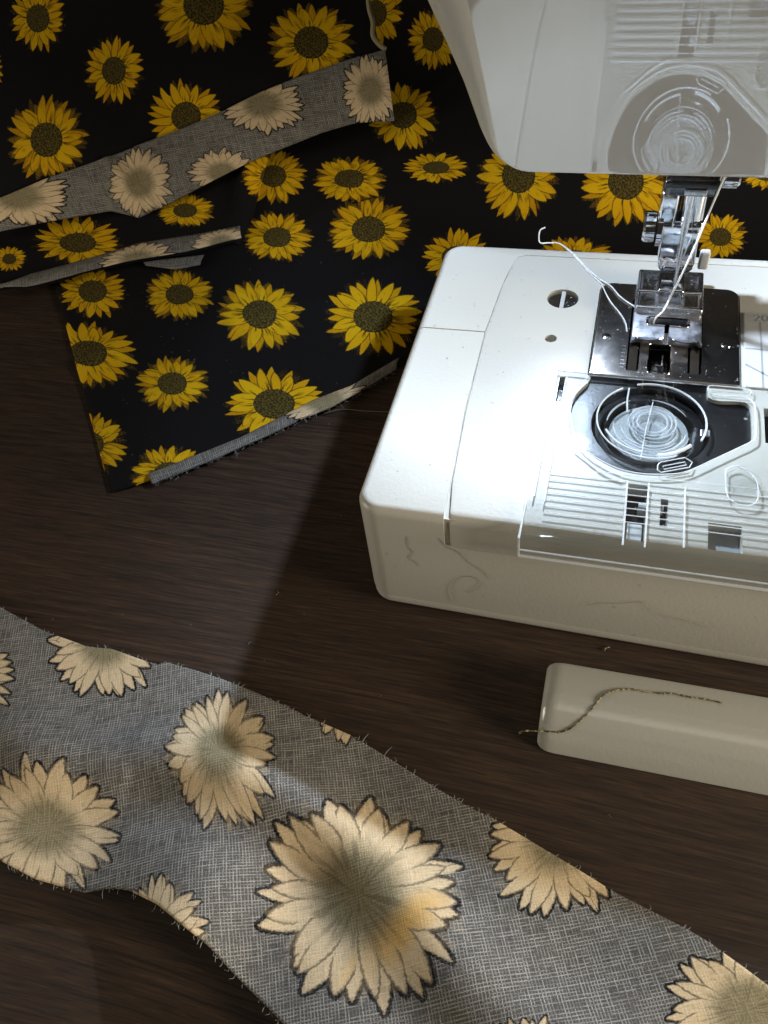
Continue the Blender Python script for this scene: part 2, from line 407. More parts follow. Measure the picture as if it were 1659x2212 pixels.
    cream = t.mix(t.m('MULTIPLY', orange_tint, t.m('MULTIPLY', t.mr(line, 0, 1, .0, .72), t.mr(hA, .2, .6, .35, 1.0))), cream, (.74, .40, .06))
    olive = t.mix(t.m('MULTIPLY', wv2, .55), (.125, .115, .055), (.33, .31, .20)); olive = t.mix(t.m('MULTIPLY', dk, .6), olive, (.05, .045, .025))
    cream = t.mix(t.m('MULTIPLY', t.mr(r, .52, .30), .74), cream, olive)
    cream = t.mix(t.m('MULTIPLY', streak, .38), cream, (.09, .075, .045))
    c = t.mix(rim, grey, t.mix(t.m('MULTIPLY', wv2, .10), (.008, .008, .010), (.3, .3, .3)))
    c = t.mix(t.m('MAXIMUM', inU, t.m('LESS_THAN', r, .45)), c, cream)
    t.bump(t.m('ADD', a, b), .6, .0003)
    return t.set(Base_Color=c, Roughness=.92, Specular_IOR_Level=.1)
M['cloth'] = cloth_material('sunflower_print_right_side', True)
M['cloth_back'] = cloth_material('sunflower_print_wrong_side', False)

# ------------------------------------------------------------------ table
mb = MB(); mb.box(-900, 700, -420, 900, -30, 0)
table = mb.build('tabletop', M['wood'], smooth=0); tag(table, 'dark brown wood-grain table top', None, kind='structure')

# ------------------------------------------------------------------ sewing machine
X0, X1, Y0, Y1 = -80.5, 170.0, -93.3, 37.5
sm = empty('sewing_machine', (0, 0, 0), 'ivory sewing machine with lit bed, chrome presser foot and clear bobbin cover', 'sewing machine')
# bed: recess for the arm panel, seam, and the groove beside the panel
def front_y(x, z): return Y0 - (1.7 + max(0.0, x + 80) * .018) * (HB - z) / HB      # the front leans outwards towards its foot
def draft(mb):
    mb.v = [(x, y - (Y0 - front_y(x, z)) * min(1.0, max(0.0, (-60 - y) / 33.0)), z) for x, y, z in mb.v]
    return mb
outline = fillet([(X0, Y0), (X1, Y0), (X1, Y1), (X0, Y1)], [7, 3, 3, 7], 8)
GX = -56.6
recess = MB().prism(fillet([(-53.4, -120), (190, -120), (190, 32.2), (-53.0, 32.2), (-55.6, 15.5), (-57.3, -13.0), (-56.8, -50.6), (-55.2, -80)], [0, 0, 0, 5, 0, 0, 0, 0], 6), HB - 12.0, HB + 5)
seam = MB().box(-95, -56.0, -13.3, -12.75, HB - 1.6, HB + 3)
mb = MB(); mb.prism(outline, 5.6, HB, 2.6, .2, 6); draft(mb)
mb.build('bed', M['ivory'], sm, cut=[recess, seam])
draft(MB().prism(inset(outline, .2), 0.5, 5.45, .2, 2.4, 5)).build('bottom_tray', M['ivory'], sm)
for fx, fy in ((-70, -83), (-70, 27), (100, -83), (100, 27)):
    MB().lathe([(5, 0), (5.4, .1), (5.4, .9), (5, 1.2)], fx, fy, 0, n=20).build('rubber_foot', M['black'], sm)

# panel of the free arm, with openings
PT = HB + .05
pan = fillet([(-53.0, Y0 + .25), (165, Y0 + .25), (165, 31.7), (-53.2, 31.7), (-55.2, 15.5), (-56.9, -13.0), (-56.35, -50.6), (-54.65, -80)], [.6, 0, 0, 4.8, 0, 0, 0, 0], 6)
cavity_px = [(490, 150), (420, 220), (385, 300), (385, 380), (410, 480), (470, 580), (560, 650), (680, 710), (800, 740), (920, 750), (1060, 745), (1150, 720),
             (1300, 650), (1450, 580), (1530, 540), (1555, 500), (1550, 330), (1530, 290), (1480, 270), (1330, 265), (1270, 240)]
cav = [tuple(un(*c2(x, y), HB)[:2]) for x, y in cavity_px] + [(12.4, -28), (-20, -28)]
cav = [tuple(p) for p in spline(cav[:-2], 3)] + [(12.4, -27.5), (-20.5, -27.5)]
cut_cav = MB().prism(cav, HB - 9, HB + 3)
cut_plate = MB().prism(fillet([(-22.3, -30.3), (22.4, -30.3), (22.4, 17.9), (-22.3, 17.9)], [.6, .6, 4.5, 4.5], 6), HB - 8.0, HB + 3)
cut_screw = MB().prism(circle(-34.1, 7.5, 5.25), HB - 4, HB + 3)
cut_hole = MB().prism(circle(-35.5, -13.9, 1.95), HB - 5, HB + 3)
cut_slot = MB().prism(fillet([(-7.3, -92), (-1.9, -92), (-1.9, -73), (-7.3, -73)], .9), HB - 6, HB + 3)
cut_slot2 = MB().box(1.6, 3.5, -86.6, -76.8, HB - 4, HB + 3)
cut_win = MB().box(13.6, 21.8, -91.7, -83.2, HB - 6, HB + 3)
cut_pocket = MB().box(-30.4, -28.7, -43.5, -32.0, HB - 4, HB + 3)
cut_pocket2 = MB().box(28.3, 31.5, -52, -38.0, HB - 4, HB + 3)
mb = MB(); prs = [[(x, y, HB - 11.8) for x, y in pan]]
for k in range(7):
    a = math.pi / 2 * k / 6; d_ = 2.6 * (1 - math.cos(a)); z_ = PT - 2.6 * (1 - math.sin(a)); ds = max(0.0, d_ - 2.1) if k else 0.0
    prs.append([(x, y + (d_ if y < Y0 + 1.6 else 0), z_) for x, y in inset(pan, ds)])
mb.loft(prs); draft(mb)
mb.build('arm_panel', M['ivory'], sm, cut=[cut_plate, cut_cav, cut_screw, cut_hole, cut_slot, cut_slot2, cut_win, cut_pocket, cut_pocket2])
MB().prism([(-59, -92.7), (-51, -92.7), (-51, 33), (-59, 33)], HB - 11.9, HB - .85).build('groove_floor', M['ivory'], sm)
MB().prism([(-56, 29), (160, 29), (160, 34), (-56, 34)], HB - 11.8, HB - .9).build('groove_floor', M['ivory'], sm)
# sunk screw
scr = MB().lathe([(5.2, -2.6), (5.2, -1.1), (4.8, -.8), (0.01, -.8)], -34.1, 7.5, HB, n=36).build('screw', M['plate'], sm)
MB().box(-34.75, -33.45, 2.9, 12.1, HB - .78, HB - .35).build('screw_slot', M['white'], scr)
# back-well, slot linings
MB().prism(inset(cav, -.3), HB - 9.2, HB - 1.3, .3).build('bobbin_well', M['well'], sm, cut=[MB().prism(circle(-2.6, -48.6, 16.6, 56), HB - 8.6, HB + 2)])
MB().box(-7.2, -2.0, -91.9, -73.1, HB - 5.9, HB - 4.9).build('latch_slot_floor', M['black'], sm)
MB().box(1.7, 3.4, -86.5, -76.9, HB - 3.9, HB - 3.2).build('latch_slot_floor', M['black'], sm)
w_ = MB(); w_.box(13.7, 21.7, -91.6, -83.3, HB - 5.9, HB - 3.0); w_.build('window_floor', M['grey'], sm)
MB().box(-30.3, -28.8, -43.4, -32.1, HB - 3.9, HB - 3.0).build('hinge_pocket_floor', M['black'], sm)
MB().box(28.4, 31.4, -51.9, -38.1, HB - 3.9, HB - 3.0).build('hinge_pocket_floor', M['black'], sm)
# latch
lt = MB(); lt.box(-6.6, -2.4, -90.5, -84.8, HB - 4.8, HB - 2.2, .5); lt.box(-3.9, 2.6, -80.0, -78.2, HB - 4.8, HB - 1.0, .3)
lt.build('cover_latch', M['white'], sm)

# needle plate
NPT = HB + .55
plate_cut = [MB().prism(fillet([(x0, y0), (x1, y0), (x1, y1), (x0, y1)], 1.0), HB - 5, HB + 5) for x0, x1, y0, y1 in
             ((-11.2, -7.4, -27.0, 9), (-4.9, 1.9, -27.2, -13.5), (6.9, 11.0, -26.4, 9), (-6.5, 6.5, -7.8, 1.2))]
npl = MB().prism(fillet([(-22.0, -30.0), (22.1, -30.0), (22.1, 17.6), (-22.0, 17.6)], [.8, .8, 4.2, 4.2], 6), HB - 1.4, NPT, .45, 0, 4).build('needle_plate', M['plate'], sm, cut=plate_cut)
MB().box(-18, 18, -29, 12, HB - 7, HB - 4).build('plate_shadow_box', M['black'], npl)  # black block put in for the shade below the openings
for xx in (-18.06, 18.04):
    MB().lathe([(1.5, 0), (1.35, .25), (.9, .42), (.01, .48)], xx, -11.5, NPT, n=20).build('plate_rivet', M['chrome'], npl)
for xa, ya in ((-9.3, -26.2), (9.0, -25.6)):
    fd = MB(); fd.box(xa - 1.3, xa + 1.3, ya, 8, HB - 4, HB - .5)
    for k in range(16): fd.add([(xa - 1.3, ya + k * 1.05, HB - .5), (xa + 1.3, ya + k * 1.05, HB - .5), (xa + 1.3, ya + k * 1.05 + 1, HB - .5), (xa - 1.3, ya + k * 1.05 + 1, HB - .5), (xa - 1.3, ya + k * 1.05 + .9, HB + .15), (xa + 1.3, ya + k * 1.05 + .9, HB + .15)],
                               [(0, 1, 5, 4), (3, 4, 5, 2), (0, 4, 3), (1, 2, 5)])
    fd.build('feed_dog', M['black'], npl)
MB().box(-3.6, .6, -26, -18, HB - 4, HB - 2.4, .4).build('feed_dog', M['black'], npl)
hk = MB(); hk.tube([(-.4, -17, HB - .9), (-.4, -22, HB - .9), (-2.4, -22, HB - .9)], .22); hk.build('thread_hook', M['steel'], npl)
MB().tube([(-21.6, -30.5, HB + .5), (22.0, -30.5, HB + .5)], .42, 8).build('plate_lip', M['chrome'], npl)
MB().tube([(x, y, NPT) for x, y in fillet([(-4.9, -27.2), (1.9, -27.2), (1.9, -13.5), (-4.9, -13.5)], 1.0)], .2, 6, True).build('opening_rim', M['chrome'], npl)
# stamped stitch-width scale to the left of the foot
sg = MB()
for k in range(7): sg.box(-13.0, -11.6 if k % 2 else -11.9, -26 + k * 1.7, -25.6 + k * 1.7, NPT - .05, NPT + .08)
sg.build('scale_mark', M['steel'], npl)

# seam guide plate right of the needle plate, with ruled lines and a number
gd = MB().box(23.2, 90, -30.2, 5.5, HB - .2, HB + .75, .5).build('seam_guide', M['white'], sm)
for a, b_ in (((23.4, -12.6), (90, -14.5)), ((23.4, -20.0), (36, -29.5)), ((28.2, -30), (28.2, 1))):
    d = np.array(b_) - np.array(a); d = d / np.linalg.norm(d); nn = np.array([-d[1], d[0]]) * .28
    P_ = [np.array(a) - nn, np.array(b_) - nn, np.array(b_) + nn, np.array(a) + nn]
    MB().prism([tuple(p) for p in P_], HB + .70, HB + .80).build('guide_line', M['grey'], gd)
def text(body, x, y, z, size, mat, parent, name, rz=0.0):
    cu = bpy.data.curves.new(name, 'FONT'); cu.body = body; cu.size = size * MM; cu.extrude = .06 * MM
    o = bpy.data.objects.new(name, cu); col.objects.link(o)
    dg = bpy.context.evaluated_depsgraph_get(); me = bpy.data.meshes.new_from_object(o.evaluated_get(dg)); bpy.data.objects.remove(o)
    me.materials.clear(); me.materials.append(mat); o = bpy.data.objects.new(name, me); col.objects.link(o); o.parent = parent
    o.location = (x * MM, y * MM, z * MM); o.rotation_euler = (0, 0, rz); return o
text('20', 26.4, 1.2, HB + .78, 4.6, M['grey'], gd, 'scale_number')

# clear cover over the bobbin
CZ0, CZ1 = HB + .25, HB + 1.35
cov_out = fillet([(-31.2, -30.6), (-31.4, -82.8), (-33.6, -82.8), (-33.6, -97.2), (95, -97.2), (95, -30.9)], [.6, .2, .8, .8, .5, .5], 4)
cov = MB().prism(cov_out, CZ0, CZ1, .3, .1, 3)
cover = cov.build('bobbin_cover', M['clear'], sm)
lip = MB(); lip.box(-33.5, 94.9, -97.4, -95.2, HB - 6.5, CZ1 - .05, .5); lip.build('front_lip', M['clear'], cover)
lipe = MB()
lipe.tube([(-33.3, -97.5, HB - 6.2), (94, -97.5, HB - 6.2)], .55); lipe.tube([(-33.3, -97.5, HB - 3.6), (94, -97.5, HB - 3.6)], .25)
lipe.tube([(-33.4, -97.4, HB - 6.3), (-33.4, -97.3, HB + 1.2), (-33.4, -83.2, HB + 1.2)], .32)
lipe.build('lip_edge', M['glint_white'], cover)
e = MB(); e.tube([(-31.3, -31, CZ1), (-31.5, -82.6, CZ1)], .26); e.tube([(-28.3, -33, CZ1), (-28.5, -84, CZ1)], .2); e.tube([(-31.2, -30.8, CZ1), (-22, -31.0, CZ1)], .3)
e.build('side_edge', M['glint_white'], cover)
for k in range(9):
    y = -71.2 - 2.35 * k
    if k < 8:
        rb = MB(); rb.tube([(-28.3, y, CZ1), (-7.6, y + .15, CZ1), (94, y + .6, CZ1)], [.16, .16, .16], 6); rb.build('rib', M['glint_white'], cover)
e = MB(); e.tube([(7.4, -73.2, CZ1), (7.6, -93.5, CZ1)], .22); e.tube([(-1.9, -73.0, CZ1), (-1.8, -95, CZ1)], .25); e.tube([(-7.5, -73.0, CZ1), (-7.2, -95.2, CZ1)], .25)
e.build('divider_edge', M['glint_white'], cover)
# cavity rim, moulded marks
rim = [(p[0], p[1], CZ1) for p in inset(cav[:-2], -.7)]
MB().tube(rim, .2, 6).build('well_rim', M['glint_white'], cover)
arc = [un(*c2(x, y), CZ1) for x, y in ((405, 560), (470, 610), (560, 680), (640, 725), (705, 750))]
mk = MB(); mk.tube(spline(arc, 4), .32, 6); mk.build('moulded_arc', M['glint_white'], cover)
ic = [un(*c2(x, y), CZ1) for x, y in ((945, 680), (960, 662), (1120, 632), (1168, 662), (1150, 695), (965, 728), (942, 712))]
ic2 = [un(*c2(x, y), CZ1) for x, y in ((975, 688), (1120, 660), (1130, 680), (985, 708))]
mk = MB(); mk.tube(ic, .17, 6, True); mk.tube(ic2, .14, 6, True); mk.build('moulded_symbol', M['glint_white'], cover)
mk = MB(); mk.lathe([(4.6, 0), (4.6, .6), (4.2, .75), (3.6, .6), (3.4, .2), (1.2, .2), (1.0, .55), (.5, .6), (.01, .3)], 21.9, -69.2, CZ1, n=36); mk.build('cover_button', M['clear'], cover)
mk = MB(); mk.tube(spline([un(*c2(x, y), CZ1) for x, y in ((1385, 740), (1400, 700), (1470, 690), (1560, 750), (1590, 800), (1595, 890), (1560, 935), (1480, 940), (1415, 905), (1390, 850))], 4, True), .2, 6, True)
mk.build('button_rim', M['glint_white'], cover)
mk = MB(); mk.tube([(x, y, CZ1) for x, y in fillet([(12.8, -34.4), (24.7, -34.4), (24.7, -31.6), (12.8, -31.6)], 1.2, 5)], .14, 6, True); mk.build('finger_tab', M['glint_white'], cover)
# window rings over the bobbin
BX, BY = -2.6, -48.6
def arc3(r, a0, a1, z, n=40, cx=BX, cy=BY): return [(cx + r * math.cos(math.radians(a0 + (a1 - a0) * k / n)), cy + r * math.sin(math.radians(a0 + (a1 - a0) * k / n)), z) for k in range(n + 1)]
mk = MB(); mk.tube(arc3(15.2, -25, 108, CZ1), .30, 6); mk.tube(arc3(15.2, 125, 300, CZ1), .26, 6); mk.build('window_ring', M['glint_white'], cover)
mk = MB(); mk.tube(arc3(13.4, 205, 262, CZ1), .35, 6); mk.tube(arc3(14.0, 280, 322, CZ1), .55, 6); mk.build('window_ring', M['glint_white'], cover)

# bobbin case in the well
case = MB().lathe([(16.2, -8.3), (16.2, -3.6), (15.4, -2.9), (14.2, -2.9), (13.6, -3.4), (13.6, -8.2), (0.01, -8.2)], BX, BY, HB, n=56).build('bobbin_case', M['black'], sm)
MB().box(11.5, 15.5, -49.5, -46.5, HB - 3.4, HB - 2.2, .5).build('case_spring', M['steel'], case)
MB().box(13.2, 23.6, -52.5, -41, HB - 8.3, HB - 5.6, .8).build('case_bracket', M['black'], case)

# needle bar, clamp, needle, presser bar, ankle, foot
MB().lathe([(3.3, 0), (3.3, 32)], .3, .4, 94, n=24).build('needle_bar', M['chrome'], sm)
ncl = MB(); ncl.prism(fillet([(-7.4, -3.4), (7.3, -3.4), (7.3, 5), (-7.4, 5)], 1.6), 90.6, 98.5, .7, .7)
ncl = ncl.build('needle_clamp', M['gunmetal'], sm)
MB().box(-7.5, 7.4, -3.62, -3.2, 93.3, 95.3, .15).build('clamp_groove', M['black'], ncl)
q = MB(); q.prism(fillet([(-2.2, -4.1), (3.8, -4.1), (3.8, -3.3), (-2.2, -3.3)], .3), 91.4, 93.0, .2, .2); q.build('clamp_insert', M['steel'], ncl)
MB().lathe([(3.0, 0), (3.2, .4), (3.2, 4), (2.6, 4.6), (.01, 4.6)], 7.4, .6, 95, axis='x', n=20).build('clamp_screw', M['chrome'], ncl)
nd = MB(); nd.tube([(.1, 0, 91), (.1, 0, 78), (.15, 0, 76), (.3, 0, 61), (.4, 0, 59), (.4, -.05, 57.2)], [1.0, 1.0, .62, .55, .42, .06], 12); nd.build('needle', M['steel'], sm)
MB().lathe([(3.7, 0), (3.7, 50)], 2.0, 9.2, 75.5, n=28).build('presser_bar', M['chrome'], sm)
ank = MB()
ank.prism(fillet([(-3.4, 5.6), (5.6, 5.6), (5.6, 13), (-3.4, 13)], 1.0), 72, 77.3, .6, .4)
# shank: a curved tapering block
rings = []
for y0, y1, x0, x1, z in ((4.2, 12.6, -6.0, 5.0, 76.6), (3.6, 12.2, -6.2, 5.0, 72), (4.2, 12.2, -6.0, 5.2, 67), (5.0, 12.4, -5.6, 5.4, 63.5), (7.0, 13.0, -5.0, 5.2, 60), (9.6, 14.2, -4.2, 4.8, 57.4)):
    rings.append([(x, y, z) for x, y in fillet([(x0, y0), (x1, y0), (x1, y1), (x0, y1)], .8, 4)])
ank.loft(rings)
ankle = ank.build('presser_foot_shank', M['chrome'], sm)
sl = MB(); sl.box(-.2, 4.4, 3.0, 3.95, 66.5, 75.6, .3); sl.build('shank_plate', M['chrome'], ankle)
cap = MB(); cap.box(-7.6, -2.6, 5.2, 12, 76.4, 86.8, .8); cap.build('shank_collar', M['chrome'], ankle)
MB().lathe([(5.6, -.6), (5.6, .8)], -6.8, 8.2, 74, axis='x', n=28).build('screw_washer', M['chrome'], ankle)
kn = []
kb = MB()
for k, (rr, hh) in enumerate(((4.3, -7.4), (4.4, -8.2), (4.4, -10.2), (3.8, -10.9))):
    kn.append([(-0.6 + hh, 8.2 + rr * (1 + .05 * (i % 2)) * math.cos(2 * math.pi * i / 36), 74 + rr * (1 + .05 * (i % 2)) * math.sin(2 * math.pi * i / 36)) for i in range(36)])
kb.loft(kn); kb.build('presser_screw', M['chrome'], ankle)
lev = MB(); lev.prism(fillet([(7.2, 12.5), (10.4, 12.5), (10.4, 15), (7.2, 15)], .8), 56.5, 63, .8, .8); lev.build('snap_lever', M['white'], ankle)

# the snap-on foot: sole with needle slot, rear frame with pockets, cross pin, upturned toes
FZ = NPT + .05
sole_out = fillet([(-10.5, -13.5), (10.4, -13.5), (10.4, 19.3), (-10.5, 19.3)], [.9, .9, 2.2, 2.2], 4)
pockets = ((-8.7, -4.3, 8.0, 16.6), (4.5, 8.7, 8.0, 16.6), (-8.7, -4.5, -.2, 6.0), (4.5, 8.6, -.2, 6.0))
slots = [MB().prism(fillet([(-5.9, -7.0), (6.2, -7.0), (6.2, -3.4), (-5.9, -3.4)], 1.3), FZ - 3, FZ + 9), MB().box(-.75, .75, -16, -5, FZ - 3, FZ + 9)]
rear = MB().box(-10.4, 10.3, -1.6, 19.2, FZ + 1.9, FZ + 4.9, .8)
foot = rear.build('presser_foot', M['foot'], sm, cut=[MB().box(x0, x1, y0, y1, FZ + 1, FZ + 9) for x0, x1, y0, y1 in pockets] + [MB().box(-3.4, 3.5, .4, 4.6, FZ + 2.6, FZ + 9)])
MB().prism(sole_out, FZ, FZ + 2.2, .35, .2, 3).build('sole', M['sole'], foot, cut=slots)
MB().prism(fillet([(-6.6, -7.6), (6.9, -7.6), (6.9, -2.8), (-6.6, -2.8)], 1.6), FZ + 2.15, FZ + 2.6, .2).build('slot_rim', M['chrome'], foot, cut=slots)
for x0, x1, y0, y1 in pockets:
    MB().box(x0 + .02, x1 - .02, y0 + .02, y1 - .02, FZ + 2.22, FZ + 2.4).build('pocket_floor', M['plate'], foot)
for s0, s1 in ((-10.5, -.75), (.75, 10.4)):
    # toe: sheet that curves up and forward, rounded in front, with a small corner at its outer side
    rings = []; n = 20
    for k in range(n + 1):
        x = s0 + (s1 - s0) * k / n; w = k / n if s0 < 0 else 1 - k / n
        depth = .7 + 3.0 * math.sin(math.pi * min(1, max(0, w))) ** .55 + (3.4 * (1 - w / .14) if w < .14 else 0)
        top = []; bot = []
        for j in range(9):
            q_ = j / 8; y = -13.2 - depth * q_; top.append((x, y, FZ + 2.15 + 1.7 * (q_ ** 1.6))); bot.append((x, y + .5 * q_, FZ + .1 + 2.6 * (q_ ** 1.6)))
        rings.append(top + bot[::-1])
    MB().loft(rings).build('toe', M['sole'], foot, smooth=40)
    MB().tube([r_[8] for r_ in rings[2:-1]], .16, 6).build('toe_edge', M['chrome'], foot)
MB().tube([(-9.8, 7.0, FZ + 4.7), (9.7, 7.0, FZ + 4.7)], .75, 12).build('cross_pin', M['chrome'], foot)
MB().prism(fillet([(-4.1, 4.8), (4.1, 4.8), (4.1, 15), (-4.1, 15)], .8), FZ + 2.5, FZ + 7.2, .9, 0).build('foot_ankle', M['chrome'], foot)
for xx in (-9.55, 9.45):
    MB().tube([(xx, -1.2, FZ + 4.75), (xx, 6.5, FZ + 4.85), (xx, 18.2, FZ + 4.85)], .28, 6).build('frame_edge', M['chrome'], foot)

# head: slanted glossy face, chamfered left edge, open underside
FZS = np.linspace(100, 250, 151); FYS = -8.5 - np.r_[0, np.cumsum(np.tan(np.radians(np.interp(FZS[:-1], [100, 112, 150], [16.4, 16.8, 19.2]))))]
def head_poly(z):
    zs = np.array([99.0, 99.4, 100.0, 101.0, 102.5, 104.5, 108, 112.5, 126, 148.5, 190, 250.]); xs = np.array([-44.0, -46.0, -48.2, -50.4, -52.4, -54.4, -56.6, -58.4, -62.0, -70.2, -84, -104.])
    zi = np.array([99.0, 100.0, 102.5, 106, 131, 148, 250.]); xi = np.array([-43.4, -47.4, -51.0, -53.2, -56.0, -58.0, -72.])
    x_s = np.interp(z, zs, xs); x_i = max(np.interp(z, zi, xi), x_s + .5); yf = float(np.interp(z, FZS, FYS))
    wd = x_i - x_s; dy = wd * .8 + .6
    pts = []
    for k in range(9):                                                     # rounded chamfer from the side to the face
        a = math.pi / 2 * k / 8; pts.append((x_s + wd * (1 - math.cos(a)) ** 1.15, yf + dy * (1 - math.sin(a)) ** 1.15))
    return pts + [(175, yf), (175, 78), (x_s + 8, 78), (x_s + 2, 76), (x_s, 70)]
hz = [100.9, 101.5, 102.2, 103] + [104 + 1.5 * k for k in range(34)] + [160, 175, 190, 220, 250]
rings = []
for ins, z in ((1.7, 99.0), (1.0, 99.08), (.4, 99.4), (.1, 99.8), (.0, 100.3)): rings.append([(x, y, z) for x, y in inset(head_poly(z), ins)])
for z in hz: rings.append([(x, y, z) for x, y in head_poly(z)])
inner = []
for ins, z in ((2.2, 99.0), (2.6, 99.5), (2.8, 104), (4.0, 124)): inner.append([(x, y, z) for x, y in inset(head_poly(z), ins)])
shell = MB(); face = MB(); nr = len(rings[0])
allr = [inner[0]] + rings
fs_shell = []; fs_face = []
for k in range(len(allr) - 1):
    for i in range(nr):
        j = (i + 1) % nr; (fs_face if i == 8 else fs_shell).append((k * nr + i, k * nr + j, (k + 1) * nr + j, (k + 1) * nr + i))
fs_shell.append(tuple((len(allr) - 1) * nr + i for i in range(nr)))
vs = [p for r_ in allr for p in r_]
shell.add(vs, fs_shell); shell.build('head_shell', M['ivory'], sm, smooth=60)
fv = [allr[k][i] for k in range(len(allr)) for i in (8, 9)]
face.add(fv, [(2 * k, 2 * k + 1, 2 * k + 3, 2 * k + 2) for k in range(len(allr) - 1)])
face.build('face_panel', M['face'], sm, smooth=60)
MB().loft(inner, cap0=False, cap1=False).build('head_inner_wall', M['dark'], sm)
MB().loft([[(x, y, z) for x, y in inset(head_poly(118), 3.2)] for z in (119.5, 122)]).build('head_underside', M['dark'], sm)

# ------------------------------------------------------------------ bobbin (lies in its case)
bob = empty('bobbin', (0, 0, 0), 'clear plastic bobbin with white thread seen through the clear cover', 'bobbin')
MB().lathe([(.01, -2.5), (12.6, -2.5), (12.8, -2.2), (12.6, -1.9), (.01, -1.9)], BX, BY, HB, n=48).build('top_flange', M['clear'], bob)
MB().lathe([(.01, -8.1), (12.6, -8.1), (12.6, -7.6), (.01, -7.6)], BX, BY, HB, n=48).build('bottom_flange', M['clear'], bob)
MB().lathe([(3.2, -7.5), (3.2, -2.6)], BX, BY, HB, n=32).build('hub', M['glint_white'], bob)
th = MB()
prof = [(11.2, -7.4)] + [(11.2 + .12 * (k % 2), -7.4 + k * .38) for k in range(9)] + [(9.6, -4.0), (4.6, -3.2), (3.4, -3.4), (3.4, -7.4)]
th.lathe(prof, BX, BY, HB, n=48); th.build('wound_thread', M['wound'], bob)
cx_, cy_b = -1.9, -46.4
for rr, wdt in ((6.7, .30), (5.5, .24), (4.3, .34)):
    MB().tube(arc3(rr, 0, 360, HB - 1.75, 47, cx_, cy_b)[:-1], wdt, 6, True).build('flange_ring', M['glint_white'], bob)
rb_ = random.Random(9); sw = MB()
for r0, a0, da, wd_ in ((8.0, 190, 150, .34), (9.1, 205, 120, .26), (10.2, 175, 95, .42), (10.3, 290, 60, .40), (11.4, 215, 130, .20), (11.5, 30, 60, .22), (12.2, 120, 55, .34), (8.2, 20, 70, .22)):
    sw.tube([(BX + r0 * math.cos(math.radians(a0 + da * i / 24)), BY + r0 * math.sin(math.radians(a0 + da * i / 24)), HB - 1.6) for i in range(25)], [wd_ * (.4 + .6 * math.sin(math.pi * (i + .5) / 25)) for i in range(25)], 5)
sw.build('moulded_swirl', M['glint_white'], bob)
lp = MB(); lp.tube(spline([(-9.4, -33.8, HB - .6), (-9.6, -39, HB - .9), (-9.2, -43.5, HB - 1.3)], 6), .26, 5)
lp.tube([(-2.2, -38.5, HB - 1.0), (-3.6, -50, HB - 1.0), (-4.4, -62.5, HB - .9)], .14, 5)
lp.build('loose_loop', M['thread'], bob)

# ------------------------------------------------------------------ threads
def strand(name, pts, r, mat, label, cat, n=6, sub=8, twist=0.0, group=None):
    P_ = spline(pts, sub); rs = r
    if twist:
        rnd = random.Random(5); rs = [r * (1 + twist * (rnd.random() - .5)) for _ in P_]
    return tag(MB().tube(P_, rs, n).build(name, mat), label, cat, group)
a = [uny(1568, 374, -4.5), uny(1540, 440, -3.8), np.array(uny(1500, 535, -2.2)), np.array([1.0, -.9, 60.5]), np.array([.5, -.8, 58.6]), np.array(un(*c8(430, 1330), 53.0)), np.array(un(*c8(370, 1440), 51.0)), np.array(un(*c8(300, 1508), 49.4)), np.array([-4.2, -4.6, 46.9])]
a.insert(0, np.array([a[0][0] + 1.0, -4.6, 110.]))
strand('needle_thread', a, .30, M['thread'], 'white thread running from the head through the needle into the foot', 'thread', twist=.25)
tz = HB + .45
s1 = [un(*c1(215, 22), 49), un(*c1(180, 45), 48.5), un(*c1(180, 118), 47.5)] + [un(*c1(x, y), tz + .3) for x, y in ((240, 122), (310, 128), (400, 195), (480, 280), (560, 352), (640, 402), (700, 470), (790, 535))] + [np.array([-6.5, 1.5, 47.0])]
s1[-2] = un(*c1(785, 530), NPT + .35); s1[-3] = un(*c1(700, 470), NPT + .35); s1[-4] = un(*c1(640, 402), NPT + .3)
strand('thread_tail', s1, .26, M['thread'], 'longer loose white thread tail curling past the back edge of the bed', 'thread', twist=.25)
s2 = [un(*c1(x, y), tz) for x, y in ((330, 142), (375, 180), (450, 258), (510, 325), (578, 385), (596, 425))] + [un(*c1(x, y), NPT + .3) for x, y in ((640, 505), (700, 580), (735, 640), (746, 700))]
strand('thread_tail', s2, .24, M['thread'], 'shorter loose white thread tail dropping to the left of the foot', 'thread', twist=.25)

# ------------------------------------------------------------------ bar lying in front of the machine
prof = [(-111.2, 0.0), (-110.4, 1.0), (-110.0, 7.6), (-110.6, 9.2), (-112.0, 10.3), (-121.4, 12.1), (-122.6, 12.1), (-125.6, 11.2), (-126.6, 10.7), (-128.8, 8.9), (-129.6, 8.0), (-133.6, 1.2), (-133.9, .4), (-133.4, 0.0)]
cy_, cz_ = -121.5, 5.0
rings = []
for x, s in ((-22.3, .62), (-22.2, .72), (-21.8, .82), (-21.1, .90), (-20.1, .96), (-18.8, .99), (-17.4, 1.0), (90, 1.0)):
    rings.append([(x, cy_ + (y - cy_) * (1 - (1 - s) * .55), max(0.02, cz_ + (z - cz_) * s) if z > .3 else 0.02 + (1 - s) * 3) for y, z in prof])
bar = MB().loft(rings).build('plastic_bar', M['bar'], smooth=28)
tag(bar, 'narrow off-white plastic bar with rounded end lying in front of the machine', 'plastic bar')
py = np.array([-133.9, -133.6, -129.6, -126.6, -122.0, -112.0, -110.0]); pz = np.array([.4, 1.2, 8.0, 10.7, 12.1, 10.3, 7.6])
barz = lambda x, y: float(np.interp(y, py, pz))
